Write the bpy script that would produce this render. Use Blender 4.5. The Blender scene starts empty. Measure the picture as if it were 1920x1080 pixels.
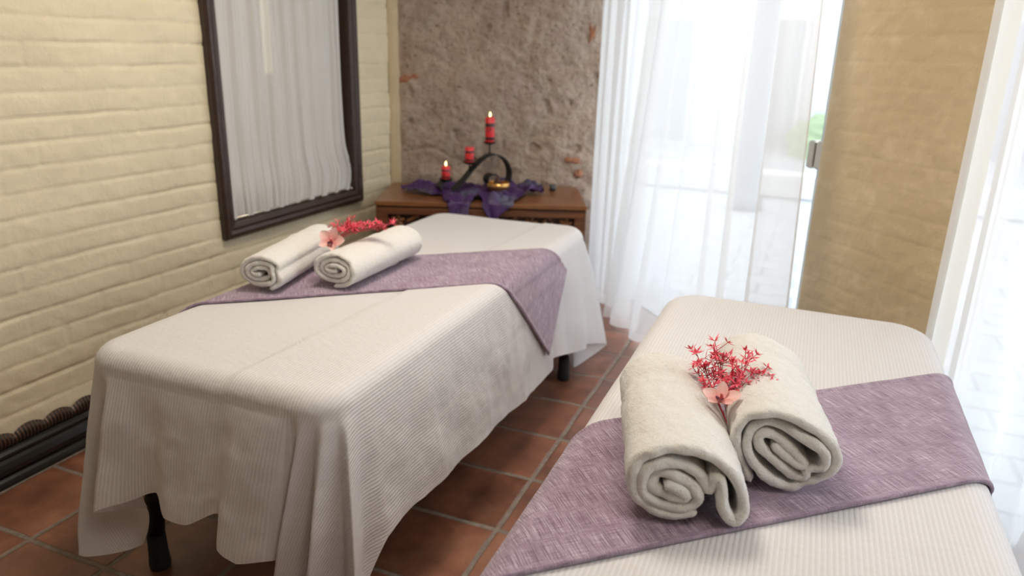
import bpy, math, random
import numpy as np
from mathutils import Vector, noise, Matrix

C = bpy.context.scene
COL = C.collection
random.seed(7)

# ------------------------------------------------------------------ camera
PITCH, ROLL, YAW, FPX, CAMH = 0.3109, 0.0263, 0.38356, 1363.1, 1.4
cp, sp = math.cos(PITCH), math.sin(PITCH)
f = Vector((0, cp, -sp)); r = Vector((1, 0, 0)); u = Vector((0, sp, cp))
r2 = math.cos(ROLL) * r + math.sin(ROLL) * u
u2 = -math.sin(ROLL) * r + math.cos(ROLL) * u
RZ = Matrix.Rotation(YAW, 3, 'Z')
r2, u2, f = RZ @ r2, RZ @ u2, RZ @ f
cam_d = bpy.data.cameras.new('camera'); cam = bpy.data.objects.new('camera', cam_d); COL.objects.link(cam)
M4 = Matrix.Identity(4)
for i in range(3):
    M4[i][0] = r2[i]; M4[i][1] = u2[i]; M4[i][2] = -f[i]
M4[2][3] = CAMH
cam.matrix_world = M4
cam_d.sensor_width = 36; cam_d.lens = 36 * FPX / 1920; cam_d.clip_start = 0.05
cam_d.dof.use_dof = True; cam_d.dof.focus_distance = 1.55; cam_d.dof.aperture_fstop = 2.8
C.camera = cam

# ------------------------------------------------------------------ world, sun, lamps, exposure
C.view_settings.view_transform = 'Standard'; C.view_settings.look = 'None'
C.view_settings.gamma = 1; C.view_settings.use_curve_mapping = False
C.view_settings.exposure = 0.30
w = bpy.data.worlds.new('world'); C.world = w; w.use_nodes = True
bg = w.node_tree.nodes['Background']; bg.inputs['Color'].default_value = (0.85, 0.90, 1.0, 1); bg.inputs['Strength'].default_value = 2.95

def light(name, kind, loc, energy, color, size=1, rot=(0, 0, 0), sy=None):
    d = bpy.data.lights.new(name, kind); o = bpy.data.objects.new(name, d); COL.objects.link(o)
    d.energy = energy; d.color = color; o.location = loc; o.rotation_euler = rot
    if kind == 'AREA':
        d.size = size
        if sy: d.shape = 'RECTANGLE'; d.size_y = sy
    return o
sun = light('sun', 'SUN', (0, 6, 5), 0.3, (1, 0.95, 0.88)); sun.data.angle = math.radians(3)
sun.rotation_euler = Vector((0.6, -0.62, -0.62)).to_track_quat('-Z', 'Y').to_euler()
# warm ceiling lamp over the far bed, plus unseen fill added near camera
light('ceiling_lamp_fill', 'AREA', (-.9, 1.9, 2.62), 29, (1.0, 0.90, 0.77), 0.6)
light('ceiling_lamp_fill', 'AREA', (0.3, 0.6, 2.62), 10, (1.0, 0.90, 0.77), 0.6)

# ------------------------------------------------------------------ helpers
def tag(o, label=None, cat=None, group=None, kind=None):
    if label: o['label'] = label
    if cat: o['category'] = cat
    if group: o['group'] = group
    if kind: o['kind'] = kind
    return o
def mesh(name, V, Fc, mat, parent=None, smooth=True, uv=None, loc=None, attr=None):
    me = bpy.data.meshes.new(name); me.from_pydata([tuple(map(float, v)) for v in V], [], [tuple(map(int, q)) for q in Fc])
    if smooth: me.polygons.foreach_set('use_smooth', [True] * len(me.polygons))
    if uv is not None:
        l = me.uv_layers.new(name='UVMap'); idx = np.zeros(len(me.loops), int); me.loops.foreach_get('vertex_index', idx)
        l.data.foreach_set('uv', np.asarray(uv, float)[idx].ravel())
    me.update()
    o = bpy.data.objects.new(name, me); COL.objects.link(o)
    if mat: me.materials.append(mat)
    if parent: o.parent = parent
    if loc is not None: o.location = loc
    return o
def empty(name, loc=(0, 0, 0), rz=0, parent=None):
    o = bpy.data.objects.new(name, None); COL.objects.link(o); o.location = loc; o.rotation_euler = (0, 0, rz); o.empty_display_size = 0.05
    if parent: o.parent = parent
    return o
def gridfaces(nu, nv, wrap=False):
    F = []
    for i in range(nu if wrap else nu - 1):
        for j in range(nv - 1):
            a = i * nv + j; b = ((i + 1) % nu) * nv + j
            F.append((a, b, b + 1, a + 1))
    return F
class MB:
    def __init__(s): s.V = []; s.F = []
    def add(s, V, F):
        n = len(s.V); s.V += [tuple(v) for v in V]; s.F += [tuple(i + n for i in q) for q in F]
    def box(s, c, d, rz=0, bev=0.0):
        x, y, z = (k / 2 for k in d)
        b = min(bev, x * .45, y * .45, z * .45)
        cr, sr = math.cos(rz), math.sin(rz)
        if b <= 0:
            pts = [(sx * x, sy * y, sz * z) for sx in (-1, 1) for sy in (-1, 1) for sz in (-1, 1)]
            F = [(0, 1, 3, 2), (4, 6, 7, 5), (0, 4, 5, 1), (2, 3, 7, 6), (0, 2, 6, 4), (1, 5, 7, 3)]
        else:
            pts = []; F = []
            # chamfered box: rings in z
            rings = [(-z, b), (-z + b, 0), (z - b, 0), (z, b)]
            for zz, ins in rings:
                X, Y = x - ins, y - ins; cb = b * .6
                pts += [(-X + cb, -Y, zz), (X - cb, -Y, zz), (X, -Y + cb, zz), (X, Y - cb, zz), (X - cb, Y, zz), (-X + cb, Y, zz), (-X, Y - cb, zz), (-X, -Y + cb, zz)]
            for k in range(3):
                for i in range(8):
                    j = (i + 1) % 8
                    F.append((k * 8 + i, k * 8 + j, k * 8 + 8 + j, k * 8 + 8 + i))
            F.append(tuple(range(7, -1, -1))); F.append(tuple(range(24, 32)))
        s.add([(c[0] + px * cr - py * sr, c[1] + px * sr + py * cr, c[2] + pz) for px, py, pz in pts], F); return s
    def tube(s, pts, rad, n=10, caps=True):
        pts = [Vector(p) for p in pts]; m = len(pts)
        rad = rad if isinstance(rad, (list, tuple)) else [rad] * m
        V = []; ref = Vector((0, 0, 1))
        t0 = (pts[1] - pts[0]).normalized()
        if abs(t0.z) > .9: ref = Vector((1, 0, 0))
        for i, p in enumerate(pts):
            t = (pts[min(i + 1, m - 1)] - pts[max(i - 1, 0)]).normalized()
            a = t.cross(ref).normalized(); b = a.cross(t).normalized(); ref = b if abs(t.dot(b)) < .9 else ref
            for k in range(n):
                q = 2 * math.pi * k / n
                V.append(p + (a * math.cos(q) + b * math.sin(q)) * rad[i])
        F = [(i * n + k, i * n + (k + 1) % n, (i + 1) * n + (k + 1) % n, (i + 1) * n + k) for i in range(m - 1) for k in range(n)]
        if caps: F += [tuple(range(n - 1, -1, -1)), tuple((m - 1) * n + k for k in range(n))]
        s.add(V, F); return s
    def lathe(s, prof, c=(0, 0, 0), n=32):
        V = []; m = len(prof)
        for k in range(n):
            q = 2 * math.pi * k / n
            for rr, z in prof: V.append((c[0] + rr * math.cos(q), c[1] + rr * math.sin(q), c[2] + z))
        F = [(k * m + i, ((k + 1) % n) * m + i, ((k + 1) % n) * m + i + 1, k * m + i + 1) for k in range(n) for i in range(m - 1)]
        s.add(V, F); return s
    def ellipsoid(s, c, rx, ry, rz, ang=0, nu=10, nv=7):
        V = []; ca, sa = math.cos(ang), math.sin(ang)
        for i in range(nu):
            a = 2 * math.pi * i / nu
            for j in range(nv):
                b = -math.pi / 2 + math.pi * j / (nv - 1)
                x = rx * math.cos(a) * math.cos(b); y = ry * math.sin(b); z = rz * math.sin(a) * math.cos(b)
                V.append((c[0] + x * ca - z * sa, c[1] + y, c[2] + x * sa + z * ca))
        s.add(V, gridfaces(nu, nv, True)); return s
    def build(s, name, mat, parent=None, smooth=True, loc=None): return mesh(name, s.V, s.F, mat, parent, smooth, loc=loc)

def catmull(P, n):
    P = [np.array(p, float) for p in P]; out = []
    m = len(P)
    for i in range(m - 1):
        p0 = P[max(i - 1, 0)]; p1 = P[i]; p2 = P[i + 1]; p3 = P[min(i + 2, m - 1)]
        for k in range(n):
            t = k / n
            out.append(.5 * (2 * p1 + (p2 - p0) * t + (2 * p0 - 5 * p1 + 4 * p2 - p3) * t * t + (3 * p1 - p0 - 3 * p2 + p3) * t ** 3))
    out.append(P[-1]); return out
def N(x, y, z=0.0, s=1.0): return noise.noise(Vector((x * s, y * s, z * s)))

# ------------------------------------------------------------------ materials
def mat(name, col=(.8, .8, .8), rough=.6, metal=0, spec=None, sheen=0):
    m = bpy.data.materials.new(name); m.use_nodes = True; b = m.node_tree.nodes['Principled BSDF']
    b.inputs['Base Color'].default_value = (*col, 1); b.inputs['Roughness'].default_value = rough; b.inputs['Metallic'].default_value = metal
    if spec is not None: b.inputs['Specular IOR Level'].default_value = spec
    if sheen: b.inputs['Sheen Weight'].default_value = sheen; b.inputs['Sheen Roughness'].default_value = .6
    return m
class NT:
    def __init__(s, m): s.m = m; s.t = m.node_tree; s.b = s.t.nodes.get('Principled BSDF')
    def n(s, typ, **kw):
        x = s.t.nodes.new(typ); ins = kw.pop('ins', {})
        for k, v in kw.items(): setattr(x, k, v)
        for k, v in ins.items(): s.put(x.inputs[k], v)
        return x
    def put(s, inp, v):
        if isinstance(v, bpy.types.NodeSocket): s.t.links.new(v, inp)
        elif isinstance(v, bpy.types.Node): s.t.links.new(v.outputs[0], inp)
        else: inp.default_value = v
    def coord(s, which='Object'): return s.n('ShaderNodeTexCoord').outputs[which]
    def mapping(s, v, sc=(1, 1, 1), rot=(0, 0, 0), loc=(0, 0, 0)): return s.n('ShaderNodeMapping', ins={0: v, 'Scale': sc, 'Rotation': rot, 'Location': loc}).outputs[0]
    def noise(s, v, sc, det=3, rough=.55): return s.n('ShaderNodeTexNoise', ins={'Vector': v, 'Scale': sc, 'Detail': det, 'Roughness': rough}).outputs[0]
    def math(s, op, a, b=0.0, c=0.0): return s.n('ShaderNodeMath', operation=op, ins={0: a, 1: b, 2: c}).outputs[0]
    def ramp(s, fac, stops):
        x = s.n('ShaderNodeValToRGB', ins={0: fac}); e = x.color_ramp.elements
        while len(e) < len(stops): e.new(.5)
        for k, (p, c) in enumerate(stops): e[k].position = p; e[k].color = (*c, 1) if len(c) == 3 else c
        return x.outputs[0]
    def mix(s, fac, a, b, bt='MIX'):
        x = s.n('ShaderNodeMix', data_type='RGBA', blend_type=bt); s.put(x.inputs[0], fac)
        s.put(x.inputs[6], a if not isinstance(a, tuple) else (*a[:3], 1)); s.put(x.inputs[7], b if not isinstance(b, tuple) else (*b[:3], 1)); return x.outputs[2]
    def bump(s, h, strength=.3, dist=.01, nrm=None):
        x = s.n('ShaderNodeBump', ins={'Height': h, 'Strength': strength, 'Distance': dist})
        if nrm is not None: s.put(x.inputs['Normal'], nrm)
        return x.outputs[0]
G1 = (1, 1, 1); G0 = (0, 0, 0)

def painted_brick(name, col, dark):
    m = mat(name, col, .55); t = NT(m); v = t.coord()
    n1 = t.noise(v, 2.5, 3); n2 = t.noise(v, 60, 4, .6); n3 = t.noise(v, 14, 3)
    c = t.mix(t.ramp(n1, [(.35, G0), (.65, G1)]), col, dark)
    c = t.mix(t.math('MULTIPLY', t.ramp(n3, [(.55, G0), (.8, G1)]), .25), c, (.86, .72, .52))
    t.put(t.b.inputs['Base Color'], c)
    nb = t.bump(n2, .35, .004); nb = t.bump(n3, .35, .01, nb)
    t.put(t.b.inputs['Normal'], nb); return m
M = {}
M['wall'] = painted_brick('cream_painted_brick', (.69, .61, .435), (.645, .57, .40))
M['ochre'] = painted_brick('ochre_painted_brick', (.51, .405, .25), (.475, .37, .22))
M['plain_wall'] = mat('cream_plaster', (.72, .62, .42), .7)
M['rear'] = mat('brown_plaster', (.42, .33, .24), .8)
M['ceiling'] = mat('white_plaster', (.78, .74, .66), .8)

def floor_mat():
    m = mat('terracotta_tile', (.4, .16, .08), .35); t = NT(m); v = t.coord()
    vv = t.n('ShaderNodeVectorMath', operation='ADD', ins={0: v, 1: t.n('ShaderNodeVectorMath', operation='SCALE', ins={0: t.n('ShaderNodeTexNoise', ins={'Vector': v, 'Scale': 5.0}).outputs[1], 'Scale': .012}).outputs[0]}).outputs[0]
    mp = t.mapping(vv, (1 / .309, 1 / .305, 1), loc=((.741 - .006) / .309 + 20, -(2.37 + .006) / .305 + 20, 0))
    s = t.n('ShaderNodeSeparateXYZ', ins={0: mp})
    def edge(o):
        fr = t.math('FRACT', o); return t.math('MINIMUM', fr, t.math('SUBTRACT', 1.0, fr))
    e = t.math('MINIMUM', edge(s.outputs[0]), edge(s.outputs[1]))
    grout = t.ramp(e, [(.018, G1), (.034, G0)])
    tid = t.n('ShaderNodeCombineXYZ', ins={0: t.math('FLOOR', s.outputs[0]), 1: t.math('FLOOR', s.outputs[1])})
    wn = t.n('ShaderNodeTexWhiteNoise', ins={0: tid.outputs[0]})
    n1 = t.noise(t.n('ShaderNodeVectorMath', operation='ADD', ins={0: v, 1: wn.outputs[1]}).outputs[0], 6, 4, .6); n2 = t.noise(v, 45, 4, .7); n0 = t.noise(v, 2.2, 3)
    c = t.ramp(n1, [(.32, (.07, .028, .017)), (.47, (.15, .057, .031)), (.60, (.225, .086, .046)), (.72, (.34, .15, .085))])
    c = t.mix(t.math('MULTIPLY', wn.outputs[0], .40), c, (.30, .13, .08))
    c = t.mix(t.ramp(n2, [(.45, (0, 0, 0)), (.8, (.45, .45, .45))]), c, (.15, .06, .03))
    c = t.mix(t.math('MULTIPLY', t.ramp(n0, [(.5, G0), (.75, G1)]), .3), c, (.50, .27, .18))
    c = t.mix(grout, c, t.ramp(n2, [(.3, (.13, .10, .08)), (.7, (.26, .21, .175))]))
    t.put(t.b.inputs['Base Color'], c)
    t.put(t.b.inputs['Roughness'], t.ramp(t.math('ADD', grout, t.math('MULTIPLY', n1, .5)), [(.1, (.28,) * 3), (.9, (.7,) * 3)]))
    h = t.math('SUBTRACT', t.math('MULTIPLY', n1, .4), grout)
    t.put(t.b.inputs['Normal'], t.bump(h, .7, .006)); return m
M['floor'] = floor_mat()

def stone_mat():
    m = mat('rubble_stone', (.3, .25, .2), .95); t = NT(m); v = t.coord()
    wv = t.n('ShaderNodeVectorMath', operation='ADD', ins={0: v, 1: t.n('ShaderNodeVectorMath', operation='SCALE', ins={0: t.n('ShaderNodeTexNoise', ins={'Vector': v, 'Scale': 6.0, 'Detail': 4.0}).outputs[1], 'Scale': .16}).outputs[0]}).outputs[0]
    vo = t.n('ShaderNodeTexVoronoi', ins={'Vector': wv, 'Scale': 4.2})
    ve = t.n('ShaderNodeTexVoronoi', feature='DISTANCE_TO_EDGE', ins={'Vector': wv, 'Scale': 4.2})
    n1 = t.noise(v, 9, 5, .65); n2 = t.noise(v, 40, 5, .7); n3 = t.noise(v, 110, 3, .7)
    c = t.ramp(n1, [(.28, (.26, .185, .135)), (.5, (.36, .275, .215)), (.72, (.45, .355, .285))])
    cc = t.n('ShaderNodeSeparateColor', ins={0: vo.outputs['Color']})
    c = t.mix(t.math('MULTIPLY', cc.outputs[0], .35), c, (.47, .34, .25)); c = t.mix(t.math('MULTIPLY', cc.outputs[1], .35), c, (.33, .28, .26))
    mort = t.ramp(ve.outputs[0], [(.02, G1), (.10, G0)])
    c = t.mix(t.math('MULTIPLY', mort, .45), c, (.42, .35, .27))
    c = t.mix(t.ramp(n2, [(.32, (.8,) * 3), (.44, G0)]), c, (.11, .075, .055))
    c = t.mix(t.ramp(n3, [(.6, G0), (.8, (.6,) * 3)]), c, (.58, .49, .40))
    t.put(t.b.inputs['Base Color'], c)
    t.put(t.b.inputs['Normal'], t.bump(t.math('ADD', n2, t.math('MULTIPLY', n3, .4)), .8, .012)); return m
M['stone'] = stone_mat()
M['red_brick'] = mat('red_brick_fragment', (.34, .15, .085), .95)

def sheet_mat(name, col, transl=.22):
    m = mat(name, col, .6, sheen=.15); t = NT(m); uv = t.coord('UV')
    s = t.n('ShaderNodeSeparateXYZ', ins={0: uv})
    st = t.math('ADD', t.math('MULTIPLY', t.math('SINE', t.math('MULTIPLY', s.outputs[0], 2 * math.pi / .0088)), .5), .5)
    st = t.ramp(st, [(.3, G0), (.7, G1)])
    base = t.mix(st, tuple(c * .90 for c in col), tuple(min(c * 1.0, .9) for c in col))
    n = t.noise(t.coord(), 5, 3); n2 = t.noise(t.coord(), 22, 3, .6)
    t.put(t.b.inputs['Base Color'], base)
    nb = t.bump(st, .5, .0012); nb = t.bump(n2, .25, .01, nb)
    t.put(t.b.inputs['Normal'], nb)
    tr = t.n('ShaderNodeBsdfTranslucent', ins={0: (*col, 1)}); mx = t.n('ShaderNodeMixShader', ins={0: transl, 1: t.b.outputs[0], 2: tr.outputs[0]})
    t.t.links.new(mx.outputs[0], t.t.nodes['Material Output'].inputs[0]); return m
M['sheet'] = sheet_mat('white_satin_stripe_cotton', (.85, .825, .825))

def runner_mat():
    m = mat('heather_purple_weave', (.3, .2, .3), .85, sheen=.3); t = NT(m); uv = t.coord('UV')
    a = t.noise(t.mapping(uv, (760, 16, 1)), 1, 3, .65); b = t.noise(t.mapping(uv, (26, 640, 1)), 1, 3, .65); n = t.noise(uv, 9, 3)
    x = t.math('ADD', t.math('MULTIPLY', a, .66), t.math('MULTIPLY', b, .34)); x = t.math('ADD', x, t.math('MULTIPLY', t.math('SUBTRACT', n, .5), .1))
    c = t.ramp(x, [(.38, (.10, .048, .085)), (.48, (.225, .14, .205)), (.56, (.41, .31, .40)), (.66, (.68, .59, .66))])
    t.put(t.b.inputs['Base Color'], c); t.put(t.b.inputs['Normal'], t.bump(x, .5, .003)); return m
M['runner'] = runner_mat()

def terry_mat():
    m = mat('white_terry', (.81, .785, .74), .95, sheen=.4); t = NT(m); v = t.coord()
    n = t.noise(v, 260, 4, .75); n2 = t.noise(v, 70, 4, .7); n3 = t.noise(v, 14, 2)
    t.put(t.b.inputs['Base Color'], t.mix(t.ramp(n, [(.3, G0), (.7, G1)]), (.74, .715, .67), (.86, .84, .80)))
    nb = t.bump(n, .8, .004); nb = t.bump(n2, .6, .008, nb); nb = t.bump(n3, .3, .02, nb); t.put(t.b.inputs['Normal'], nb); return m
M['terry'] = terry_mat()

def sheer(name, col, alpha, transl=.42):
    m = mat(name, col, .8); t = NT(m); out = t.t.nodes['Material Output']
    df = t.n('ShaderNodeBsdfDiffuse', ins={0: (*col, 1)}); tr = t.n('ShaderNodeBsdfTranslucent', ins={0: (*col, 1)}); tp = t.n('ShaderNodeBsdfTransparent')
    s = t.n('ShaderNodeSeparateXYZ', ins={0: t.coord('UV')})
    hem = t.ramp(s.outputs[1], [(.055, G1), (.06, G0)])
    a = t.math('ADD', alpha, t.math('MULTIPLY', hem, (1 - alpha) * .45))
    m1 = t.n('ShaderNodeMixShader', ins={0: transl, 1: df.outputs[0], 2: tr.outputs[0]})
    m2 = t.n('ShaderNodeMixShader', ins={0: a, 1: tp.outputs[0], 2: m1.outputs[0]})
    t.t.links.new(m2.outputs[0], out.inputs[0]); return m
M['sheer'] = sheer('white_sheer_voile', (.90, .90, .90), .68)
M['sheer_gathered'] = sheer('grey_white_gathered_voile', (.93, .92, .91), .80, .35)

def glass_mat():
    m = mat('clear_glass', (1, 1, 1), .02); t = NT(m); out = t.t.nodes['Material Output']
    tp = t.n('ShaderNodeBsdfTransparent', ins={0: (.95, .97, .96, 1)}); gl = t.n('ShaderNodeBsdfGlossy', ins={'Roughness': .02})
    fr = t.n('ShaderNodeLayerWeight', ins={0: .5}); k = t.math('ADD', t.math('MULTIPLY', t.math('POWER', fr.outputs['Facing'], 5.0), .5), .03)
    mx = t.n('ShaderNodeMixShader', ins={0: k, 1: tp.outputs[0], 2: gl.outputs[0]}); t.t.links.new(mx.outputs[0], out.inputs[0]); return m
M['glass'] = glass_mat()
M['glass_edge'] = mat('glass_edge', (.38, .42, .41), .3)

def wood_mat(name, a, b, sc=(3, 60, 60), rough=.35):
    m = mat(name, a, rough); t = NT(m); v = t.coord()
    n = t.noise(t.mapping(v, sc), 1, 4, .6); n2 = t.noise(v, 7, 3)
    t.put(t.b.inputs['Base Color'], t.mix(t.math('MULTIPLY', n2, .6), t.ramp(n, [(.35, a), (.65, b)]), a)); t.put(t.b.inputs['Normal'], t.bump(n, .15, .002)); return m
M['wood'] = wood_mat('carved_brown_wood', (.085, .030, .013), (.20, .075, .028))
M['wood_top'] = wood_mat('polished_brown_wood', (.13, .048, .018), (.30, .125, .045), rough=.28)
M['dark_wood'] = mat('dark_recess_wood', (.035, .013, .007), .6)
M['frame'] = wood_mat('dark_brown_frame', (.028, .014, .010), (.05, .026, .018), (60, 3, 60), .4)
M['iron'] = mat('black_iron', (.012, .012, .014), .5, .3)
M['leg'] = mat('black_tube', (.008, .008, .009), .35)
M['rubber'] = mat('black_rubber', (.015, .015, .015), .8)
M['black_gloss'] = mat('black_lacquer', (.010, .009, .008), .22)
def bronze():
    m = mat('bronze_gilt_black', (.05, .025, .012), .4, .2); t = NT(m)
    s = t.n('ShaderNodeSeparateXYZ', ins={0: t.coord()})
    g = t.math('ADD', t.math('MULTIPLY', t.math('SINE', t.math('MULTIPLY', s.outputs[1], 2 * math.pi / .0125)), .5), .5)
    t.put(t.b.inputs['Base Color'], t.mix(t.ramp(g, [(.4, G0), (.9, G1)]), (.016, .010, .007), (.13, .065, .032))); return m
M['bronze'] = bronze()
def candle_mat():
    m = mat('red_wax', (.62, .02, .025), .4, sheen=0); t = NT(m); v = t.coord()
    s = t.n('ShaderNodeSeparateXYZ', ins={0: t.coord('Generated')}); z = s.outputs[2]
    def band(c, w_): return t.math('LESS_THAN', t.math('ABSOLUTE', t.math('SUBTRACT', z, c)), w_)
    d = t.math('MAXIMUM', band(.70, .075), band(.16, .06)); n = t.noise(v, 70, 2)
    d = t.math('MAXIMUM', d, t.math('MULTIPLY', band(.45, .16), t.ramp(n, [(.5, G0), (.56, (.8,) * 3)])))
    t.put(t.b.inputs['Base Color'], t.mix(d, (.68, .025, .03), (.035, .012, .014)))
    t.b.inputs['Subsurface Weight'].default_value = .15; t.b.inputs['Subsurface Radius'].default_value = (.01, .003, .002); return m
M['candle'] = candle_mat()
M['wick'] = mat('wick', (.02, .02, .02), .9)
M['flame'] = mat('flame', (1, .8, .3), .5); M['flame'].node_tree.nodes['Principled BSDF'].inputs['Emission Color'].default_value = (1, .74, .30, 1); M['flame'].node_tree.nodes['Principled BSDF'].inputs['Emission Strength'].default_value = 5
M['brass'] = mat('brass', (.72, .40, .13), .28, .9)
M['incense'] = mat('brown_incense', (.07, .028, .022), .8)
M['steel'] = mat('brushed_steel', (.50, .46, .40), .3, .9)
def cloth_mat():
    m = mat('purple_satin', (.07, .02, .14), .5); t = NT(m); v = t.coord()
    n = t.noise(v, 7, 3, .6)
    t.put(t.b.inputs['Base Color'], t.mix(t.ramp(n, [(.55, G0), (.64, G1)]), (.042, .010, .085), (.070, .070, .115)))
    tp = t.noise(v, 40, 2); t.put(t.b.inputs['Normal'], t.bump(tp, .4, .006)); return m
M['purple_cloth'] = cloth_mat()
M['red_leaf'] = mat('coral_red_plastic_leaf', (.80, .09, .14), .5)
M['red_stem'] = mat('dark_red_stem', (.42, .035, .05), .5)
def petal():
    m = mat('pale_pink_petal', (.86, .55, .50), .5); t = NT(m)
    s = t.n('ShaderNodeSeparateXYZ', ins={0: t.coord('UV')})
    t.put(t.b.inputs['Base Color'], t.ramp(s.outputs[0], [(0.0, (.80, .26, .24)), (.4, (.86, .47, .43)), (1, (.90, .72, .68))]))
    tr = t.n('ShaderNodeBsdfTranslucent', ins={0: (.9, .45, .4, 1)}); mx = t.n('ShaderNodeMixShader', ins={0: .25, 1: t.b.outputs[0], 2: tr.outputs[0]})
    t.t.links.new(mx.outputs[0], t.t.nodes['Material Output'].inputs[0]); return m
M['petal'] = petal()
M['lip'] = mat('dark_plum_lip', (.16, .03, .045), .5)
M['pad'] = mat('black_vinyl', (.03, .03, .035), .5)
M['patio'] = mat('pale_patio_stone', (.72, .72, .72), .7)
def patio():
    t = NT(M['patio']); v = t.coord(); br = t.n('ShaderNodeTexBrick', ins={'Vector': v, 'Scale': 1.0, 'Color1': (.50, .51, .53, 1), 'Color2': (.45, .465, .49, 1), 'Mortar': (.33, .35, .38, 1), 'Mortar Size': .012, 'Brick Width': .42, 'Row Height': .21})
    t.put(t.b.inputs['Base Color'], br.outputs[0])
patio()
M['outer_wall'] = mat('pale_garden_wall', (.68, .68, .68), .8); M['far_wall'] = mat('pale_house_wall', (.60, .60, .61), .8); M['far_dark'] = mat('dark_opening', (.38, .40, .43), .5)
M['grey_column'] = mat('grey_stone_column', (.26, .29, .33), .8)
M['leaf_green'] = mat('hedge_green', (.32, .40, .24), .8)
M['blue'] = mat('blue_paint', (.12, .22, .35), .5)

# ------------------------------------------------------------------ room shell
ZC = 2.7; WX = -2.33
EX = np.array([.9244, .3814]); EY = np.array([-.3814, .9244])        # along and into the stone wall
S0 = np.array([-2.36, 3.80])
W0 = np.array([-.977, 4.09]); WD = np.array([.67, -.742]); WN = np.array([.742, .67])   # window line, outward normal
def wp(t, off=0.0): return W0 + WD * t + WN * off
def struct(o): o['kind'] = 'structure'; return o
struct(MB().box((0, 1, -.05), (10.4, 9.6, .1)).build('floor', M['floor'], smooth=False))
# keep the tile floor inside the room: outside there is the patio, slightly higher seen through the glass
COURSE = .0795
def groove(y, z, seed=0, amp=1.0):
    zz = z - .214 + .014 * N(y * .9, z * 1.5, seed) + .004 * N(y * 7, z * 5, seed + 3)
    k = zz / COURSE; fr = k - math.floor(k); d = min(fr, 1 - fr) * COURSE
    row = math.floor(k + .5)
    g = -.0060 * amp * math.exp(-(d / .0056) ** 2) * (.22 + 1.4 * abs(N(y * 2.3 + row * 5.1, row * 1.7, seed + 7)))
    brick = math.floor(k); j = (y + (brick % 2) * .13 + .03 * N(brick * 3.3, 1.1, seed)) / .27
    dj = abs(j - round(j)) * .27
    g += -.008 * amp * math.exp(-(dj / .006) ** 2) * max(0, N(round(j) * 3.7, brick * 2.9, seed + 1) + .25) 
    g += .0018 * amp * math.sin(math.pi * fr) ** .5 + .006 * N(y * 3, z * 6, seed + 2) + .0022 * N(y * 22, z * 26, seed + 4)
    return g * 1.0
def left_wall():
    ys = list(np.arange(-2.6, .9, .12)) + list(np.arange(.9, 2.385, .0085)); ys[-1] = 2.385
    ys2 = list(np.arange(2.385, 3.425, .0085)) + [3.425] + list(np.arange(3.431, 3.83, .0085))
    ys += ys2[1:]
    zs = [0, .08] + list(np.arange(.10, .605, .006)) + list(np.arange(.605, 1.75, .0065)) + list(np.arange(1.76, 2.06, .05)) + [2.06, 2.3, 2.5, ZC]
    ys = np.array(ys); zs = np.array(sorted(set(np.round(zs, 5))))
    V = []
    for y in ys:
        for z in zs:
            fine = y > .85 and z < 1.78
            V.append((WX + (groove(y, z) if fine else 0.0), y, z))
    nz = len(zs); Fc = []
    for i in range(len(ys) - 1):
        for j in range(nz - 1):
            yc = (ys[i] + ys[i + 1]) / 2; zc = (zs[j] + zs[j + 1]) / 2
            if 2.41 < yc < 3.395 and .64 < zc < 2.04: continue
            a = i * nz + j; Fc.append((a, a + 1, a + nz + 1, a + nz))
    return struct(mesh('wall_left', V, Fc, M['wall']))
left_wall()
# body of the left wall behind the brick face, round the window opening
m = MB(); T = .22
for (ya, yb, za, zb) in [(-2.6, 2.41, 0, ZC), (3.395, 3.9, 0, ZC), (2.41, 3.395, 0, .64), (2.41, 3.395, 2.04, ZC)]:
    m.box((WX - .03 - T / 2, (ya + yb) / 2, (za + zb) / 2), (T, yb - ya, zb - za))
struct(m.build('wall_left_core', M['plain_wall'], smooth=False))

def stone_wall():
    L = 1.34; nx, nz = 190, 300; V = []
    for i in range(nx):
        a = L * i / (nx - 1)
        for j in range(nz):
            z = ZC * (j / (nz - 1)) if False else (.45 + 1.35 * j / (nz - 1))
            q = Vector((a * 4.2, z * 4.2, 1.3)); wv = q + Vector((N(a * 5, z * 5), N(a * 5, z * 5, 9), 0)) * .5
            d = noise.voronoi(wv)[0]; e = min((d[1] - d[0]) * 3, 1)
            h = .010 * e + .012 * N(a * 6, z * 6, 2) + .007 * N(a * 18, z * 18, 4) + .0035 * N(a * 50, z * 50, 5)
            p = N(a * 11 + 7, z * 11, 8)
            if p > .42: h -= .05 * (p - .42) * 2
            if j in (0, nz - 1): h = 0
            P = S0 + EX * a - EY * h
            V.append((P[0], P[1], z))
    o = struct(mesh('wall_back', V, gridfaces(nx, nz), M['stone']))
    return o
stone_wall()
m = MB(); c = S0 + EX * .65 + EY * .11; ang = math.atan2(EX[1], EX[0])
m.box((*c, ZC / 2), (1.5, .18, ZC), ang)
for za, zb in ((0, .455), (1.795, ZC)):
    cc = S0 + EX * .67 + EY * .01; m.box((*cc, (za + zb) / 2), (1.34, .03, zb - za), ang)
struct(m.build('wall_back_core', M['stone'], smooth=False))
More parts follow.
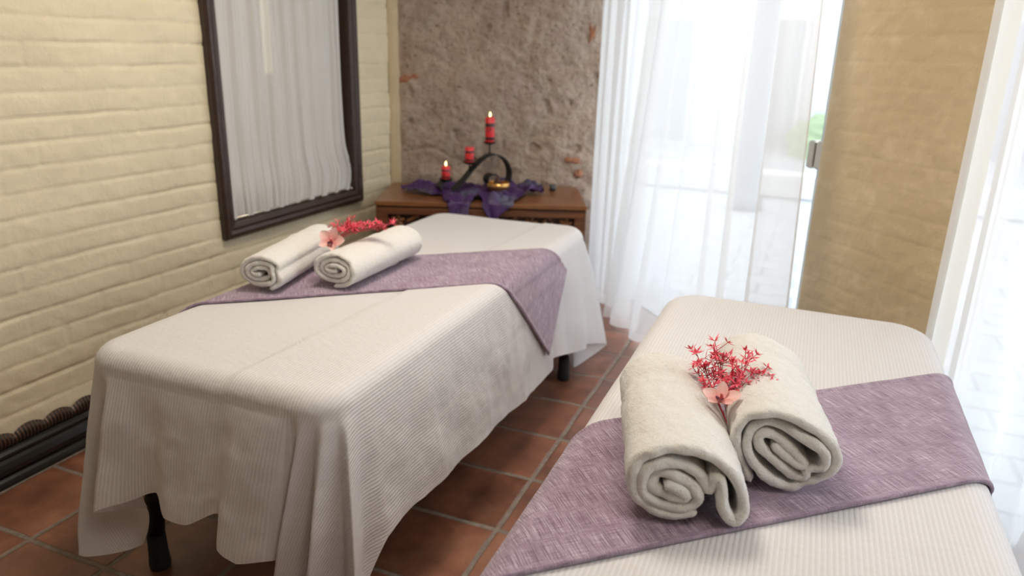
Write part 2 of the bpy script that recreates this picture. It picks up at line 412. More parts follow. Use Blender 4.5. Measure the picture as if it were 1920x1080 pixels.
def brick_bit(s, z, w_, h_, rz):
    """exposed red brick end set in the rubble wall"""
    V = []; n = 26
    for i in range(n):
        for j in range(9):
            a = (i / (n - 1) - .5); b = (j / 8 - .5)
            ed = max(0, 1 - (abs(a) * 2) ** 4) * max(0, 1 - (abs(b) * 2) ** 4)
            aa, bb = a * w_ * (1 + .25 * N(b * 4, s * 7, z)), b * h_ * (1 + .8 * N(a * 5 + s * 9, z))
            x = aa * math.cos(rz) - bb * math.sin(rz); zz = aa * math.sin(rz) + bb * math.cos(rz)
            P = S0 + EX * (s + x) - EY * (.004 + .012 * ed + .005 * N(aa * 60, bb * 60, s * 3))
            V.append((P[0], P[1], z + zz))
    return mesh('brick_fragment', V, gridfaces(n, 9), M['red_brick'], bpy.data.objects['wall_back'])
brick_bit(.14, 1.255, .15, .035, .3); brick_bit(1.115, .80, .10, .035, -.08); brick_bit(1.15, .72, .05, .04, .1); brick_bit(1.19, 1.52, .04, .10, .0)
# narrow cream-painted return in the corner beside the stone
m = MB(); V = []
for i in range(260):
    z = .3 + 1.5 * i / 259; wdt = .045 + .006 * N(0, z * 9, 2)
    for (a, d) in ((-.01, .035), (wdt, .035 + .004 * N(3, z * 14)), (wdt + .003, -.01)):
        P = S0 + EX * (a + .03) - EY * d; V.append((P[0], P[1], z))
struct(mesh('trim_1', V, gridfaces(260, 3), M['ochre']))

# pillar between the windows
def pillar():
    t0, t1 = 1.503, 2.098; n, nz = 80, 260; V = []
    for i in range(n):
        tt = t0 + (t1 - t0) * i / (n - 1)
        for j in range(nz):
            z = .25 + 1.5 * j / (nz - 1)
            h = groove(tt * 1.0 + 3, z, 20, .26); e = min(i, n - 1 - i) / 2.0
            h = (h + .004) * min(1, e) if e < 1 else h + .004
            P = wp(tt, -h); V.append((P[0], P[1], z))
    o = struct(mesh('wall_right', V, gridfaces(n, nz), M['ochre']))
    m = MB(); c = wp((t0 + t1) / 2, .053); a = math.atan2(WD[1], WD[0])
    m.box((*c, ZC / 2), (t1 - t0, .09, ZC), a, .008)
    struct(m.build('wall_right_pier', M['wall'], smooth=False))
pillar()
aW = math.atan2(WD[1], WD[0])
# lintel over the windows, far return, rear and right walls, ceiling
m = MB(); c = wp(2.0, .10); m.box((*c, 2.5), (5.0, .20, .4), aW)
struct(m.build('wall_right_lintel', M['ochre'], smooth=False))
m = MB(); e = wp(4.5, 0)
m.box((e[0] + .1, (e[1] - 2.6) / 2, ZC / 2), (.2, e[1] + 2.6, ZC)); struct(m.build('wall_side', M['plain_wall'], smooth=False))
struct(MB().box((-.1, -2.65, ZC / 2), (4.7, .1, ZC)).build('wall_rear', M['rear'], smooth=False))
V = [(-2.6, -2.7), (e[0] + .2, -2.7), (e[0] + .2, e[1]), tuple(wp(-.45, .2)), tuple(S0 + EX * -.2 + EY * .2), (-2.6, 3.9)]
struct(mesh('ceiling', [(x, y, z) for z in (ZC, ZC + .1) for x, y in V], [tuple(range(5, -1, -1)), tuple(range(6, 12))] + [(i, (i + 1) % 6, (i + 1) % 6 + 6, i + 6) for i in range(6)], M['ceiling'], smooth=False))

# frameless glass door (left of pillar) and window (right of pillar)
def pane(name, ta, tb, off, z0, z1):
    m = MB(); c = wp((ta + tb) / 2, off); m.box((*c, (z0 + z1) / 2), (tb - ta, .004, z1 - z0), aW)
    return struct(m.build(name, M['glass'], smooth=False))
d1 = pane('door_1', -.25, 1.435, .06, .01, 2.28)
c = wp(1.437, .06); MB().box((*c, 1.14), (.005, .012, 2.26), aW).build('glass_edge', M['glass_edge'], d1, smooth=False)
m = MB()
c = wp(1.475, .045); m.box((*c, 1.063), (.055, .05, .105), aW, .006)
c = wp(1.425, .05); m.box((*c, 1.063), (.035, .062, .105), aW, .006)
m.build('door_lock', M['steel'], d1, smooth=False)
w1 = pane('window_1', 2.12, 4.4, .10, .01, 2.28)
m = MB()
for tt in (2.16, 3.25): c = wp(tt, .09); m.box((*c, 1.15), (.04, .05, 2.28), aW, .004)
m.build('window_frame', mat('white_paint', (.8, .8, .8), .5), w1, smooth=False)

# ------------------------------------------------------------------ outside
P0 = wp(-5, 12.1)
m = MB(); m.box((*P0, -.0), (50, 24, .02), aW); struct(m.build('patio', M['patio'], smooth=False))
far = empty('garden_building', (-.5, 13.0, 0)); tag(far, 'pale house across the patio seen through the sheer curtains', 'building')
MB().box((0, 0, 1.9), (18, .4, 3.8), 0, .02).build('wall', M['far_wall'], far, smooth=False)
for xx in (-3.4, -1.9, -.2, 1.3, 3.2):
    fo = MB().box((xx, -.22, 1.05), (.8, .06, 2.1), 0, .01).build('window', M['outer_wall'], far, smooth=False)
    MB().box((xx, -.26, 1.05), (.66, .03, 1.94)).build('window_pane', M['far_dark'], fo, smooth=False)
m = MB(); m.box((.3, 8.3, .14), (9, .3, .26), -.05, .02); struct(m.build('patio_kerb', M['outer_wall'], smooth=False))
def hedge(x, y, w_, h_, lab):
    V = []; c = (x, y); nu, nv = 60, 30
    for i in range(nu):
        a = 2 * math.pi * i / nu
        for j in range(nv):
            b = math.pi * .5 * j / (nv - 1)
            k = 1 + .18 * N(math.cos(a) * 3 * math.cos(b), math.sin(a) * 3, b * 4 + x) + .07 * N(a * 9, b * 9, y)
            V.append((w_ * math.cos(a) * math.cos(b) ** .5 * k, .45 * w_ * math.sin(a) * math.cos(b) ** .5 * k, .05 + h_ * math.sin(b) * k if j else 0))
    o = mesh('hedge', V, gridfaces(nu, nv, True), M['leaf_green'], loc=(c[0], c[1], .01)); o.rotation_euler = (0, 0, aW)
    return tag(o, lab, 'hedge')
hedge(.30, 11.9, .9, .55, 'low green hedge outside the glass door beyond the patio')
hedge(5.2, 9.0, .9, 1.0, 'green hedge outside the window right of the pillar')
m = MB(); c = (-.55, 7.4)
m.lathe([(.001, 0), (.16, 0), (.16, .12), (.12, .16), (.11, 2.6), (.15, 2.65), (.15, 2.8), (.001, 2.8)], n=24)
o = m.build('garden_column', M['grey_column'], loc=(c[0], c[1], .01)); tag(o, 'grey column standing on the patio seen through the sheer curtain', 'column')

# ------------------------------------------------------------------ left wall window with gathered sheer
def wall_window():
    y0, y1, z0, z1 = 2.374, 3.424, .600, 2.08; fw = .062; xf = WX + .028
    g = struct(MB().box((WX - .05, (y0 + y1) / 2, (z0 + z1) / 2), (.004, y1 - y0 - .08, z1 - z0 - .08)).build('window_2', M['glass'], smooth=False))
    m = MB(); yc, zc = (y0 + y1) / 2, (z0 + z1) / 2
    prof = [(-.025, 0), (.0, -.004), (.012, .006), (.014, .02), (.006, .034), (.008, .046), (-.002, fw), (-.10, fw)]   # (out, inset)
    ring = []
    for out, ins in prof:
        ring.append([(xf + out, y0 + ins, z0 + ins), (xf + out, y1 - ins, z0 + ins), (xf + out, y1 - ins, z1 - ins), (xf + out, y0 + ins, z1 - ins)])
    V = [p for rg in ring for p in rg]; F = [(k * 4 + i, k * 4 + (i + 1) % 4, k * 4 + 4 + (i + 1) % 4, k * 4 + 4 + i) for k in range(len(prof) - 1) for i in range(4)]
    mesh('window_frame', V, F, M['frame'], g, smooth=False)
    # dim passage behind the window with one bright slot
    m = MB(); xb = WX - .9
    for (a, b, c_, d) in [(2.0, 3.74, 0, ZC), (3.82, 4.0, 0, ZC), (3.74, 3.82, 0, 1.25)]:
        m.box((xb, (a + b) / 2, (c_ + d) / 2), (.08, b - a, d - c_))
    m.box((WX - .6, 2.0, ZC / 2), (.7, .05, ZC)); m.box((WX - .6, 4.0, ZC / 2), (.7, .05, ZC)); m.box((WX - .6, 3, ZC), (.8, 2.0, .05)); m.box((WX - .6, 3, .0), (.8, 2.0, .05))
    struct(m.build('wall_passage', M['plain_wall'], smooth=False))
    # curtain
    nu, nv = 420, 90; V = []; UV = []
    ya, yb, za, zb = 2.435, 3.345, .668, 2.04; ys = []
    for i in range(nu):
        s = i / (nu - 1)
        for j in range(nv):
            v = j / (nv - 1); z = za + (zb - za) * v
            ph = s * 2 * math.pi * 26 + 5.0 * N(s * 5, 0, 3)
            low = math.exp(-v * 9)
            x = WX - .018 + .007 * math.sin(ph) * (.5 + .8 * N(s * 9, v * .6, 2)) + .008 * N(s * 12, v * 1.4, 1) + low * .006 * math.sin(ph * 2.3 + 1)
            bul = .055 * math.exp(-((v - .07) / .07) ** 2) * (s - .35) - .02 * v * (s - .5) * 0
            y = ya + (yb - ya) * s + bul + .014 * N(s * 6, v * 1.6, 5) + low * .004 * math.sin(ph * 1.7)
            y -= .045 * v * max(0, s - .5) * 1.2
            x += .012 * math.exp(-((v - .07) / .08) ** 2)
            x += .013 * math.sin(s * 52 + 3.5 * N(s * 3, v, 8)) - .004; V.append((x, y, z)); UV.append((s, .1 + v))
    cu = mesh('curtain', V, gridfaces(nu, nv), M['sheer_gathered'], uv=UV)
    tag(cu, 'gathered sheer curtain stretched inside the dark framed window on the left wall', 'curtain')
    rod = MB(); rod.tube([(WX - .012, 2.425, .672), (WX - .012, 3.37, .672)], .005, 8)
    tag(rod.build('curtain_rod', M['steel']), 'thin steel rod along the bottom of the gathered curtain in the dark framed window', 'curtain rod')
    for yy in (2.43, 3.365): MB().ellipsoid((WX - .002, yy, .672), .011, .011, .011).build('bracket', M['steel'], bpy.data.objects['curtain_rod'])
wall_window()

# ------------------------------------------------------------------ baseboard with scalloped crest
prof = [(0, 0), (.030, 0), (.033, .012), (.026, .022), (.016, .030), (.024, .045), (.027, .062), (.022, .082), (.012, .094), (.020, .100), (.022, .110), (.014, .118), (.010, .124), (0, .126)]
V = []; F = []; ys = (-2.55, 2.30)
for y in ys: V += [(WX + .008 + a, y, z) for a, z in prof]
n = len(prof); F = [(i, i + 1, n + i + 1, n + i) for i in range(n - 1)] + [tuple(range(n)), tuple(range(2 * n - 1, n - 1, -1))]
bb = struct(mesh('baseboard_left', V, F, M['black_gloss'], smooth=False))
V = []; ny = 1100; nz = 9
for i in range(ny):
    y = -.2 + 2.5 * i / (ny - 1); k = (y / .105) % 1.0; top = .160 + .020 * abs(math.sin(math.pi * k)) ** .7
    fl = .0025 * math.cos(2 * math.pi * y / .0125)
    for j in range(nz):
        q = j / (nz - 1); z = .122 + (top - .122) * q
        V.append((WX + .010 + .014 * math.sin(math.pi * min(q * 1.1, 1)) ** .6 + fl * math.sin(math.pi * q), y, z))
mesh('baseboard_crest', V, gridfaces(ny, nz), M['bronze'], bb)['label'] = 'scalloped bronze-brown crest'

# ------------------------------------------------------------------ curtains of the big windows
def fold_curtain(name, top, bot, z1, z0, k, amp, seed, label, off=-.10, nu=360, nv=70, slant=0, group='sheer white curtains of the glass door', topz=None, bulge=0.0, mt='sheer', hemf=None):
    V = []; UV = []
    for i in range(nu):
        s = i / (nu - 1)
        for j in range(nv):
            v = j / (nv - 1); q = v ** 1.15
            z = z1 + (z0 - z1) * v
            if hemf: z = z1 + (z0 + hemf(s) - z1) * v
            tt = (top[0] + (top[1] - top[0]) * s) * (1 - q) + (bot[0] + (bot[1] - bot[0]) * s) * q
            ph = 2 * math.pi * k * s + 3.2 * N(s * 4, v * .35, seed)
            a = amp * (.55 + .9 * abs(N(s * 7, v * .5, seed + 2))) * (.7 + .5 * v)
            o = off + a * math.sin(ph) + .035 * N(s * 3, v * 1.1, seed + 4) - bulge * v ** 2
            tt += .018 * math.cos(ph) * (.6 + .6 * v) + .02 * N(s * 5, v * 1.3, seed + 6)
            P = wp(tt, o); V.append((P[0], P[1], z)); UV.append((s, (z - z0) ))
    return tag(mesh(name, V, gridfaces(nu, nv), M[mt], uv=UV), label, 'curtain', group)
fold_curtain('sheer_curtain', (-.16, .62), (-.12, .40), 2.3, .035, 6, .034, 11, 'sheer white curtain hanging beside the stone wall and carved chest', off=-.13, bulge=.0)
fold_curtain('sheer_curtain', (.50, 1.54), (.25, 1.74), 2.3, .02, 6.5, .042, 29, 'sheer white curtain covering the glass door beside the ochre pillar', off=-.15, bulge=.06, hemf=lambda s: .05 * s)
fold_curtain('sheer_curtain', (2.10, 2.62), (2.12, 2.75), 2.3, .03, 5, .026, 47, 'sheer white curtain bunched against the right side of the ochre pillar', off=-.06, group='sheer white curtains of the right window')
fold_curtain('sheer_curtain', (2.85, 3.35), (2.58, 3.1), 2.3, .03, 6, .035, 61, 'sheer white curtain slanting across the right window nearest the camera', off=-.12, group='sheer white curtains of the right window')

# ------------------------------------------------------------------ massage beds
BEV = .055; ZT = .655
def outline(x0, x1, y0, y1, r):
    segs = []; Wd = x1 - x0 - 2 * r; Ln = y1 - y0 - 2 * r; a = math.pi * r / 2; P = 2 * (Wd + Ln) + 4 * a
    def O(s):
        s %= P
        for kind, L, dat in (('l', Wd, ((x0 + r, y0), (1, 0), (0, -1))), ('c', a, ((x1 - r, y0 + r), -90)), ('l', Ln, ((x1, y0 + r), (0, 1), (1, 0))), ('c', a, ((x1 - r, y1 - r), 0)),
                             ('l', Wd, ((x1 - r, y1), (-1, 0), (0, 1))), ('c', a, ((x0 + r, y1 - r), 90)), ('l', Ln, ((x0, y1 - r), (0, -1), (-1, 0))), ('c', a, ((x0 + r, y0 + r), 180))):
            if s <= L:
                if kind == 'l': p, d, n = dat; return (p[0] + d[0] * s, p[1] + d[1] * s), n
                c, a0 = dat; q = math.radians(a0 + 90 * s / L); return (c[0] + r * math.cos(q), c[1] + r * math.sin(q)), (math.cos(q), math.sin(q))
            s -= L
        return (x0 + r, y0), (0, -1)
    return O, P, (Wd, a, Ln)
def remap(ctrl, bed, r):
    O, P, (Wd, a, Ln) = outline(*bed, r); L = [0, Wd, a, Ln, a, Wd, a, Ln, a]; new = np.cumsum(L)
    return [(float(np.interp(c[0], [0, .60, .71, 2.47, 2.58, 3.18, 3.29, 5.05, 5.16], new)),) + tuple(c[1:]) for c in ctrl]
def make_sheet(x0, x1, y0, y1, r, ctrl, label, seed, ns=1100, power=.85, crease=None):
    O, P, (Wd, a, Ln) = outline(x0, x1, y0, y1, r)
    ctrl = sorted(ctrl); cs = [ctrl[-2], ctrl[-1]] + ctrl + [ctrl[0], ctrl[1]]
    S = [ctrl[-2][0] - P, ctrl[-1][0] - P] + [c[0] for c in ctrl] + [ctrl[0][0] + P, ctrl[1][0] + P]
    Q = [np.array(c[1:]) for c in cs]
    def hem(s):
        for i in range(1, len(S) - 2):
            if S[i] <= s <= S[i + 1]:
                t = (s - S[i]) / max(S[i + 1] - S[i], 1e-9)
                p0, p1, p2, p3 = Q[i - 1], Q[i], Q[i + 1], Q[i + 2]
                c = .5 * (2 * p1 + (p2 - p0) * t + (2 * p0 - 5 * p1 + 4 * p2 - p3) * t * t + (3 * p1 - p0 - 3 * p2 + p3) * t ** 3)
                l = p1 + (p2 - p1) * t
                return .6 * c + .4 * l
        return Q[2]
    # sample more densely where controls are dense
    dens = []
    knots = sorted(set([0.0] + [c[0] for c in ctrl] + [P]))
    ss = []
    for i in range(len(knots) - 1):
        L = knots[i + 1] - knots[i]; n = max(int(L / .012), 8); ss += [knots[i] + L * k / n for k in range(n)]
    NT_, NB, ND = 26, 7, 46
    V = []; UV = []; cx = (x0 + x1) / 2
    for s in ss:
        (ox, oy), (nx, ny) = O(s); H = hem(s)
        inx, iny = ox - nx * BEV, oy - ny * BEV
        my = min(max(iny, y0 + (x1 - x0) / 2), y1 - (x1 - x0) / 2)
        for j in range(NT_):
            q = j / (NT_ - 1); x = cx + (inx - cx) * q; y = my + (iny - my) * q
            z = ZT - .004 * (1 - q) ** 0 * 0 + .0025 * N(x * 5, y * 4, seed)
            if crease is not None:
                cxx = crease[0] + crease[1] * (y - y0); z += .0050 / (1 + math.exp(-(x - cxx) * 600)) - .0
            V.append((x, y, z)); UV.append((x, y))
        z0_ = V[-1][2]
        for j in range(1, NB):
            q = math.pi / 2 * j / (NB - 1); x = inx + nx * BEV * math.sin(q); y = iny + ny * BEV * math.sin(q)
            V.append((x, y, z0_ - BEV * (1 - math.cos(q)))); UV.append((inx + nx * BEV * q, iny + ny * BEV * q))
        zt = z0_ - BEV
        D = zt - H[2]
        for j in range(1, ND):
            t = j / (ND - 1); g = t ** power; z = zt + (H[2] - zt) * t
            wr = .006 * N(s * 9, t * 3, seed + 1) * min(1, t * 3) + .0018 * N(s * 30, t * 10, seed + 2) * min(1, t * 3)
            wr += .010 * N(s * 13, t * .7, seed + 8) * min(1, t * 1.6) * (1 - .6 * t); x = ox + (H[0] - ox) * g + nx * wr; y = oy + (H[1] - oy) * g + ny * wr
            V.append((x, y, z)); UV.append((inx + nx * (BEV * 1.57 + D * t), iny + ny * (BEV * 1.57 + D * t)))
    nv = NT_ + NB - 1 + ND - 1
    o = mesh('bed_sheet', V, gridfaces(len(ss), nv, True), M['sheet'], uv=UV)
    return tag(o, label, 'bed sheet')

def massage_table(x0, x1, y0, y1, label, legs):
    t = empty('massage_table', ((x0 + x1) / 2, (y0 + y1) / 2, 0)); tag(t, label, 'massage table', 'sheet covered massage tables')
    cx, cy = (x0 + x1) / 2, (y0 + y1) / 2
    MB().box((0, 0, ZT - .05), (x1 - x0 - .15, y1 - y0 - .15, .07), 0, .03).build('tabletop', M['pad'], t)
    MB().box((0, 0, ZT - .105), (x1 - x0 - .18, y1 - y0 - .18, .04), 0, .005).build('table_frame', M['leg'], t, smooth=False)
    for (lx, ly, tx, ty) in legs:
        m = MB(); m.tube([(tx - cx, ty - cy, ZT - .12), (lx - cx, ly - cy, .10)], .023, 14); m.tube([((tx * .3 + lx * .7) - cx, (ty * .3 + ly * .7) - cy, .245), ((tx * .2 + lx * .8) - cx, (ty * .2 + ly * .8) - cy, .20)], .028, 14)
        l = m.build('leg', M['leg'], t)
        MB().lathe([(.001, 0), (.027, 0), (.029, .012), (.026, .05), (.024, .11), (.001, .11)], (lx - cx, ly - cy, 0), 16).build('rubber_foot', M['rubber'], l)
    return t
BL = (-1.69, -.90, 1.18, 3.16)
BR = (-.385, .41, .47, 2.405)
massage_table(*BL, 'massage table under the white sheet beside the cream brick wall', [(-1.54, 1.22, -1.56, 1.30), (-.98, 1.24, -.99, 1.32), (-.905, 2.895, -.94, 2.86), (-1.56, 2.93, -1.56, 2.87)])
massage_table(*BR, 'massage table under the white sheet nearest the camera', [(-.30, .60, -.31, .66), (.31, .60, .32, .66), (.31, 2.24, .32, 2.18), (-.30, 2.24, -.31, 2.18)])

cl = [(.02, -1.55, 1.06, .275), (.10, -1.46, 1.095, .312), (.18, -1.385, 1.115, .345), (.24, -1.335, 1.085, .305), (.33, -1.26, 1.085, .308), (.41, -1.18, 1.105, .35), (.46, -1.157, 1.07, .28), (.52, -1.10, 1.062, .262), (.575, -1.03, 1.085, .278),
      (.60, -.975, 1.17, .24), (.617, -1.015, 1.05, .11), (.635, -.955, 1.15, .08), (.652, -.905, 1.02, .05), (.670, -.87, 1.17, .07), (.688, -.795, 1.09, .08), (.715, -.85, 1.21, .16), (.76, -.838, 1.30, .26),
      (.90, -.846, 1.44, .258), (1.02, -.834, 1.57, .250), (1.16, -.845, 1.70, .242), (1.32, -.834, 1.88, .234), (1.46, -.845, 2.02, .227), (1.62, -.836, 2.18, .215), (1.80, -.84, 2.36, .207), (1.94, -.835, 2.52, .213), (1.98, -.845, 2.56, .245), (2.06, -.83, 2.66, .225), (2.18, -.85, 2.78, .178), (2.30, -.82, 2.93, .15), (2.40, -.845, 3.04, .13), (2.50, -.80, 3.24, .06),
      (2.57, -.89, 3.02, .012), (2.63, -.93, 3.05, .03), (2.80, -1.10, 3.15, .22), (3.00, -1.35, 3.13, .25), (3.18, -1.60, 3.15, .2), (3.235, -1.72, 3.16, .08), (3.32, -1.70, 3.0, .25)]
for k in range(9): cl.append((3.5 + k * .17, -1.70 + (.015 if k % 2 else -.012), 2.84 - k * .17, .26))
cl += [(5.0, -1.70, 1.24, .24), (5.06, -1.655, 1.15, .17), (5.095, -1.63, 1.055, .125), (5.12, -1.58, 1.10, .11), (5.135, -1.52, 1.16, .12), (5.15, -1.47, 1.15, .25)]
make_sheet(*BL, .10, remap(cl, BL, .10), 'white striped sheet draped over the massage table by the brick wall', 3, crease=(-1.205, .05))
def auto_ctrl(x0, x1, y0, y1, r, z, fl, seed):
    O, P, (Wd, a, Ln) = outline(x0, x1, y0, y1, r); rnd = random.Random(seed); out = []
    cor = [Wd + a / 2, Wd + a * 1.5 + Ln, 2 * Wd + a * 2.5 + Ln, 2 * Wd + 2 * Ln + a * 3.5]
    for c in cor: out += [(c, *[q for q in (O(c)[0][0] + O(c)[1][0] * .10, O(c)[0][1] + O(c)[1][1] * .10)], .06)]
    s = .05; i = 0
    while s < P - .03:
        if min(abs(s - c) for c in cor) > .09:
            (x, y), n = O(s); k = fl + (.014 if i % 2 else -.010) + rnd.uniform(-.004, .004); out.append((s, x + n[0] * k, y + n[1] * k, z + rnd.uniform(-.015, .015))); i += 1
        s += rnd.uniform(.10, .17)
    return out
make_sheet(*BR, .125, auto_ctrl(*BR, .125, .22, .045, 5), 'white striped sheet draped over the massage table nearest the camera', 9)

def runner(A, d, L, Wd, bed, label, ext=(.0, .0), seed=1):
    """A: corner at near edge right end (flat coordinates), d: unit vector from left end to right end, width goes to the left of d"""
    x0, x1 = bed[0], bed[1]; nrm = np.array([-d[1], d[0]]); nu, nv = 300, 90; V = []; UV = []
    lift = .0062
    def fold(X, Y, extra):
        def side(s):
            R = BEV + lift + extra; a = s / R
            if a < math.pi / 2: return R * math.sin(a), -R * (1 - math.cos(a))
            dd = s - R * math.pi / 2; return R + .006 * min(dd / .05, 1) + (.062 / .4) * dd * 1.12, -R - dd * .985
        e1, e0 = x1 - BEV, x0 + BEV; z = ZT + lift + extra
        if X > e1: a, b = side(X - e1); return e1 + a, Y, z + b
        if X < e0: a, b = side(e0 - X); return e0 - a, Y, z + b
        return X, Y, z
    for side_ in (0, 1):
        for i in range(nu):
            for j in range(nv):
                uu = -L * i / (nu - 1); vv = Wd * j / (nv - 1)
                P = np.array(A) + d * uu + nrm * vv
                ex = .0012 * N(P[0] * 12, P[1] * 12, seed) + .0016
                ed = min(uu * -1, L + uu, vv, Wd - vv)
                if ed < .012: ex += .0022                      # stitched hem
                q = 0.0 if side_ else ex
                V.append(fold(P[0], P[1], q - (.0030 if side_ else 0))); UV.append((uu + seed, vv))
    n = nu * nv; F = [tuple(reversed(q)) for q in gridfaces(nu, nv)] + [tuple(k + n for k in q) for q in gridfaces(nu, nv)]
    rim = [i * nv for i in range(nu)] + [(nu - 1) * nv + j for j in range(1, nv)] + [i * nv + nv - 1 for i in range(nu - 2, -1, -1)] + [j for j in range(nv - 2, 0, -1)]
    for k in range(len(rim)): a, b = rim[k], rim[(k + 1) % len(rim)]; F.append((a, b, b + n, a + n))
    return tag(mesh('table_runner', V, F, M['runner'], uv=UV), label, 'table runner', 'purple table runners')
dl = np.array([.77, .638]); dl /= np.linalg.norm(dl)
runner((-.55, 2.47), dl, 1.72, .40, BL, 'purple runner laid diagonally across the massage table by the brick wall', seed=2)
dr = np.array([.757, .653]); dr /= np.linalg.norm(dr)
A0 = np.array([.36, 1.43]) + dr * .46
runner(tuple(A0), dr, 1.90, .40, BR, 'purple runner laid diagonally across the massage table nearest the camera', seed=4)

# ------------------------------------------------------------------ rolled towels
def towel(prof, near, far, th, label, group, seed, sx=1, band=True):
    near = np.array(near, float); far = np.array(far, float); ax = far - near; L = np.linalg.norm(ax); ax /= L; b = np.array([ax[1], -ax[0]])
    P = catmull(prof, 9); n = len(P)
    # resample evenly
    P = np.array(P); seg = np.r_[0, np.cumsum(np.linalg.norm(np.diff(P, axis=0), axis=1))]; tot = seg[-1]; n = max(int(tot / .0045), 40)
    sN = np.linspace(0, tot, n); P = np.c_[np.interp(sN, seg, P[:, 0]), np.interp(sN, seg, P[:, 1])]
    T = np.gradient(P, axis=0); T /= np.linalg.norm(T, axis=1)[:, None]; Nn = np.c_[-T[:, 1], T[:, 0]]
    # rounded slot cross-section: thickness x axis length
    cs = []
    ne, nl = 8, 40
    for k in range(nl): cs.append((th / 2, th / 2 + (L - th) * k / (nl - 1)))
    for k in range(1, ne): q = math.pi / 2 - math.pi * k / ne; cs.append((th / 2 * math.sin(q), L - th / 2 + th / 2 * math.cos(q)))
    for k in range(nl): cs.append((-th / 2, th / 2 + (L - th) * (1 - k / (nl - 1))))
    for k in range(1, ne): q = -math.pi / 2 - math.pi * k / ne; cs.append((th / 2 * math.sin(q), th / 2 + th / 2 * math.cos(q)))
    m = len(cs); V = []
    for i in range(n):
        e = min(i, n - 1 - i) * .0045; tw = min(1, math.sqrt(max(1 - (1 - min(e / (th * .5), 1)) ** 2, 0)) + .08)
        jn = .015 * N(sN[i] * 9, seed, 1) + .005 * N(sN[i] * 40, seed, 2)
        for (a, l) in cs:
            ll = l + jn * (1 - l / L) * 1.0 + jn * .6 * (l / L)
            aa = a * tw
            if band and .20 < (L - l) / L * 1 < .30 and abs(a) > th * .4: aa -= math.copysign(.0026, a)
            if band and abs((L - l) / L - .33) < .012 and abs(a) > th * .4: aa += math.copysign(.0022, a)
            w_ = .0042 * N(sN[i] * 14, l * 12, seed + 4) + .0022 * N(sN[i] * 55, l * 55, seed + 5) + .0010 * N(sN[i] * 150, l * 150, seed + 6)
            pf = P[i] + Nn[i] * (aa + (w_ if a > 0 else -w_ * .3))
            q = near + ax * ll + b * pf[0]
            V.append((q[0], q[1], ZT + .0105 + max(pf[1], .0)))
    F = gridfaces(n, m) + [((i) * m + m - 1, (i + 1) * m + m - 1, (i + 1) * m, i * m) for i in range(n - 1)]
    F += [tuple(range(m)), tuple((n - 1) * m + k for k in range(m - 1, -1, -1))]
    o = mesh('rolled_towel', V, F, M['terry'])
    return tag(o, label, 'towel', group)
def pix(pts, cx, by, sc, zs): return [((x - cx) * sc, (by - y) * zs + .0) for x, y in pts]
p1 = pix([(690, 885), (560, 925), (420, 925), (290, 885), (180, 800), (140, 670), (180, 560), (300, 490), (480, 465), (680, 485), (850, 545), (970, 640), (1050, 770), (1062, 880), (1000, 935), (930, 890), (880, 800), (862, 700), (838, 640), (805, 640), (795, 700), (765, 745), (735, 700), (660, 625), (520, 575), (370, 565), (250, 610), (225, 700), (250, 790), (370, 850), (520, 870), (640, 850), (690, 790), (640, 720), (540, 670), (440, 640), (340, 650), (300, 710), (340, 760), (450, 790), (560, 800), (590, 775), (500, 725), (400, 700)], 600, 985, .000200, .000262)
towel(p1, (-.110, 1.062), (-.215, 1.435), .0195, 'rolled white towel nearest the camera with an open fold at its end', 'rolled white towels on the near massage table', 3)
p2 = pix([(390, 885), (300, 770), (215, 620), (200, 480), (270, 370), (430, 310), (620, 310), (820, 370), (1010, 460), (1130, 580), (1130, 700), (1040, 790), (900, 850), (760, 905), (620, 870), (470, 790), (350, 680), (305, 560), (350, 450), (480, 395), (650, 420), (820, 480), (980, 540), (1040, 620), (1010, 700), (900, 730), (880, 800), (760, 790), (600, 700), (470, 620), (410, 540), (450, 480), (560, 500), (680, 560), (800, 640), (860, 690), (780, 700), (640, 620), (540, 560)], 670, 950, .000182, .000235)
towel(p2, (.030, 1.228), (-.042, 1.605), .0172, 'rolled white towel on the right of the near pair, end face tilted', 'rolled white towels on the near massage table', 8)
def spiral(w_, h_, th, turns, sq=.0, start=-.6, lobed=0):
    pts = []; n = int(turns * 14)
    for i in range(n + 1):
        k = i / n; a = start + 2 * math.pi * turns * k; sh = th * 1.06 * turns * k
        rx, rz = w_ / 2 - th / 2 - sh, h_ / 2 - th / 2 - sh
        x = rx * math.cos(a); z = rz * math.sin(a)
        if lobed: x -= lobed * math.exp(-((z) / .016) ** 2) * (1 if math.cos(a) > 0 else 0) * (1 - k * .6)
        pts.append((x, z + h_ / 2))
    return pts
towel(spiral(.165, .128, .016, 3.0, start=-1.2, lobed=.020), (-1.545, 1.72), (-1.645, 2.17), .0158, 'rolled white towel on the far massage table, on the side toward the brick wall', 'rolled white towels on the far massage table', 13)
towel(spiral(.172, .128, .016, 3.1, start=-1.6), (-1.365, 1.85), (-1.370, 2.30), .0158, 'rolled white towel on the far massage table, on the side toward the glass door', 'rolled white towels on the far massage table', 21)

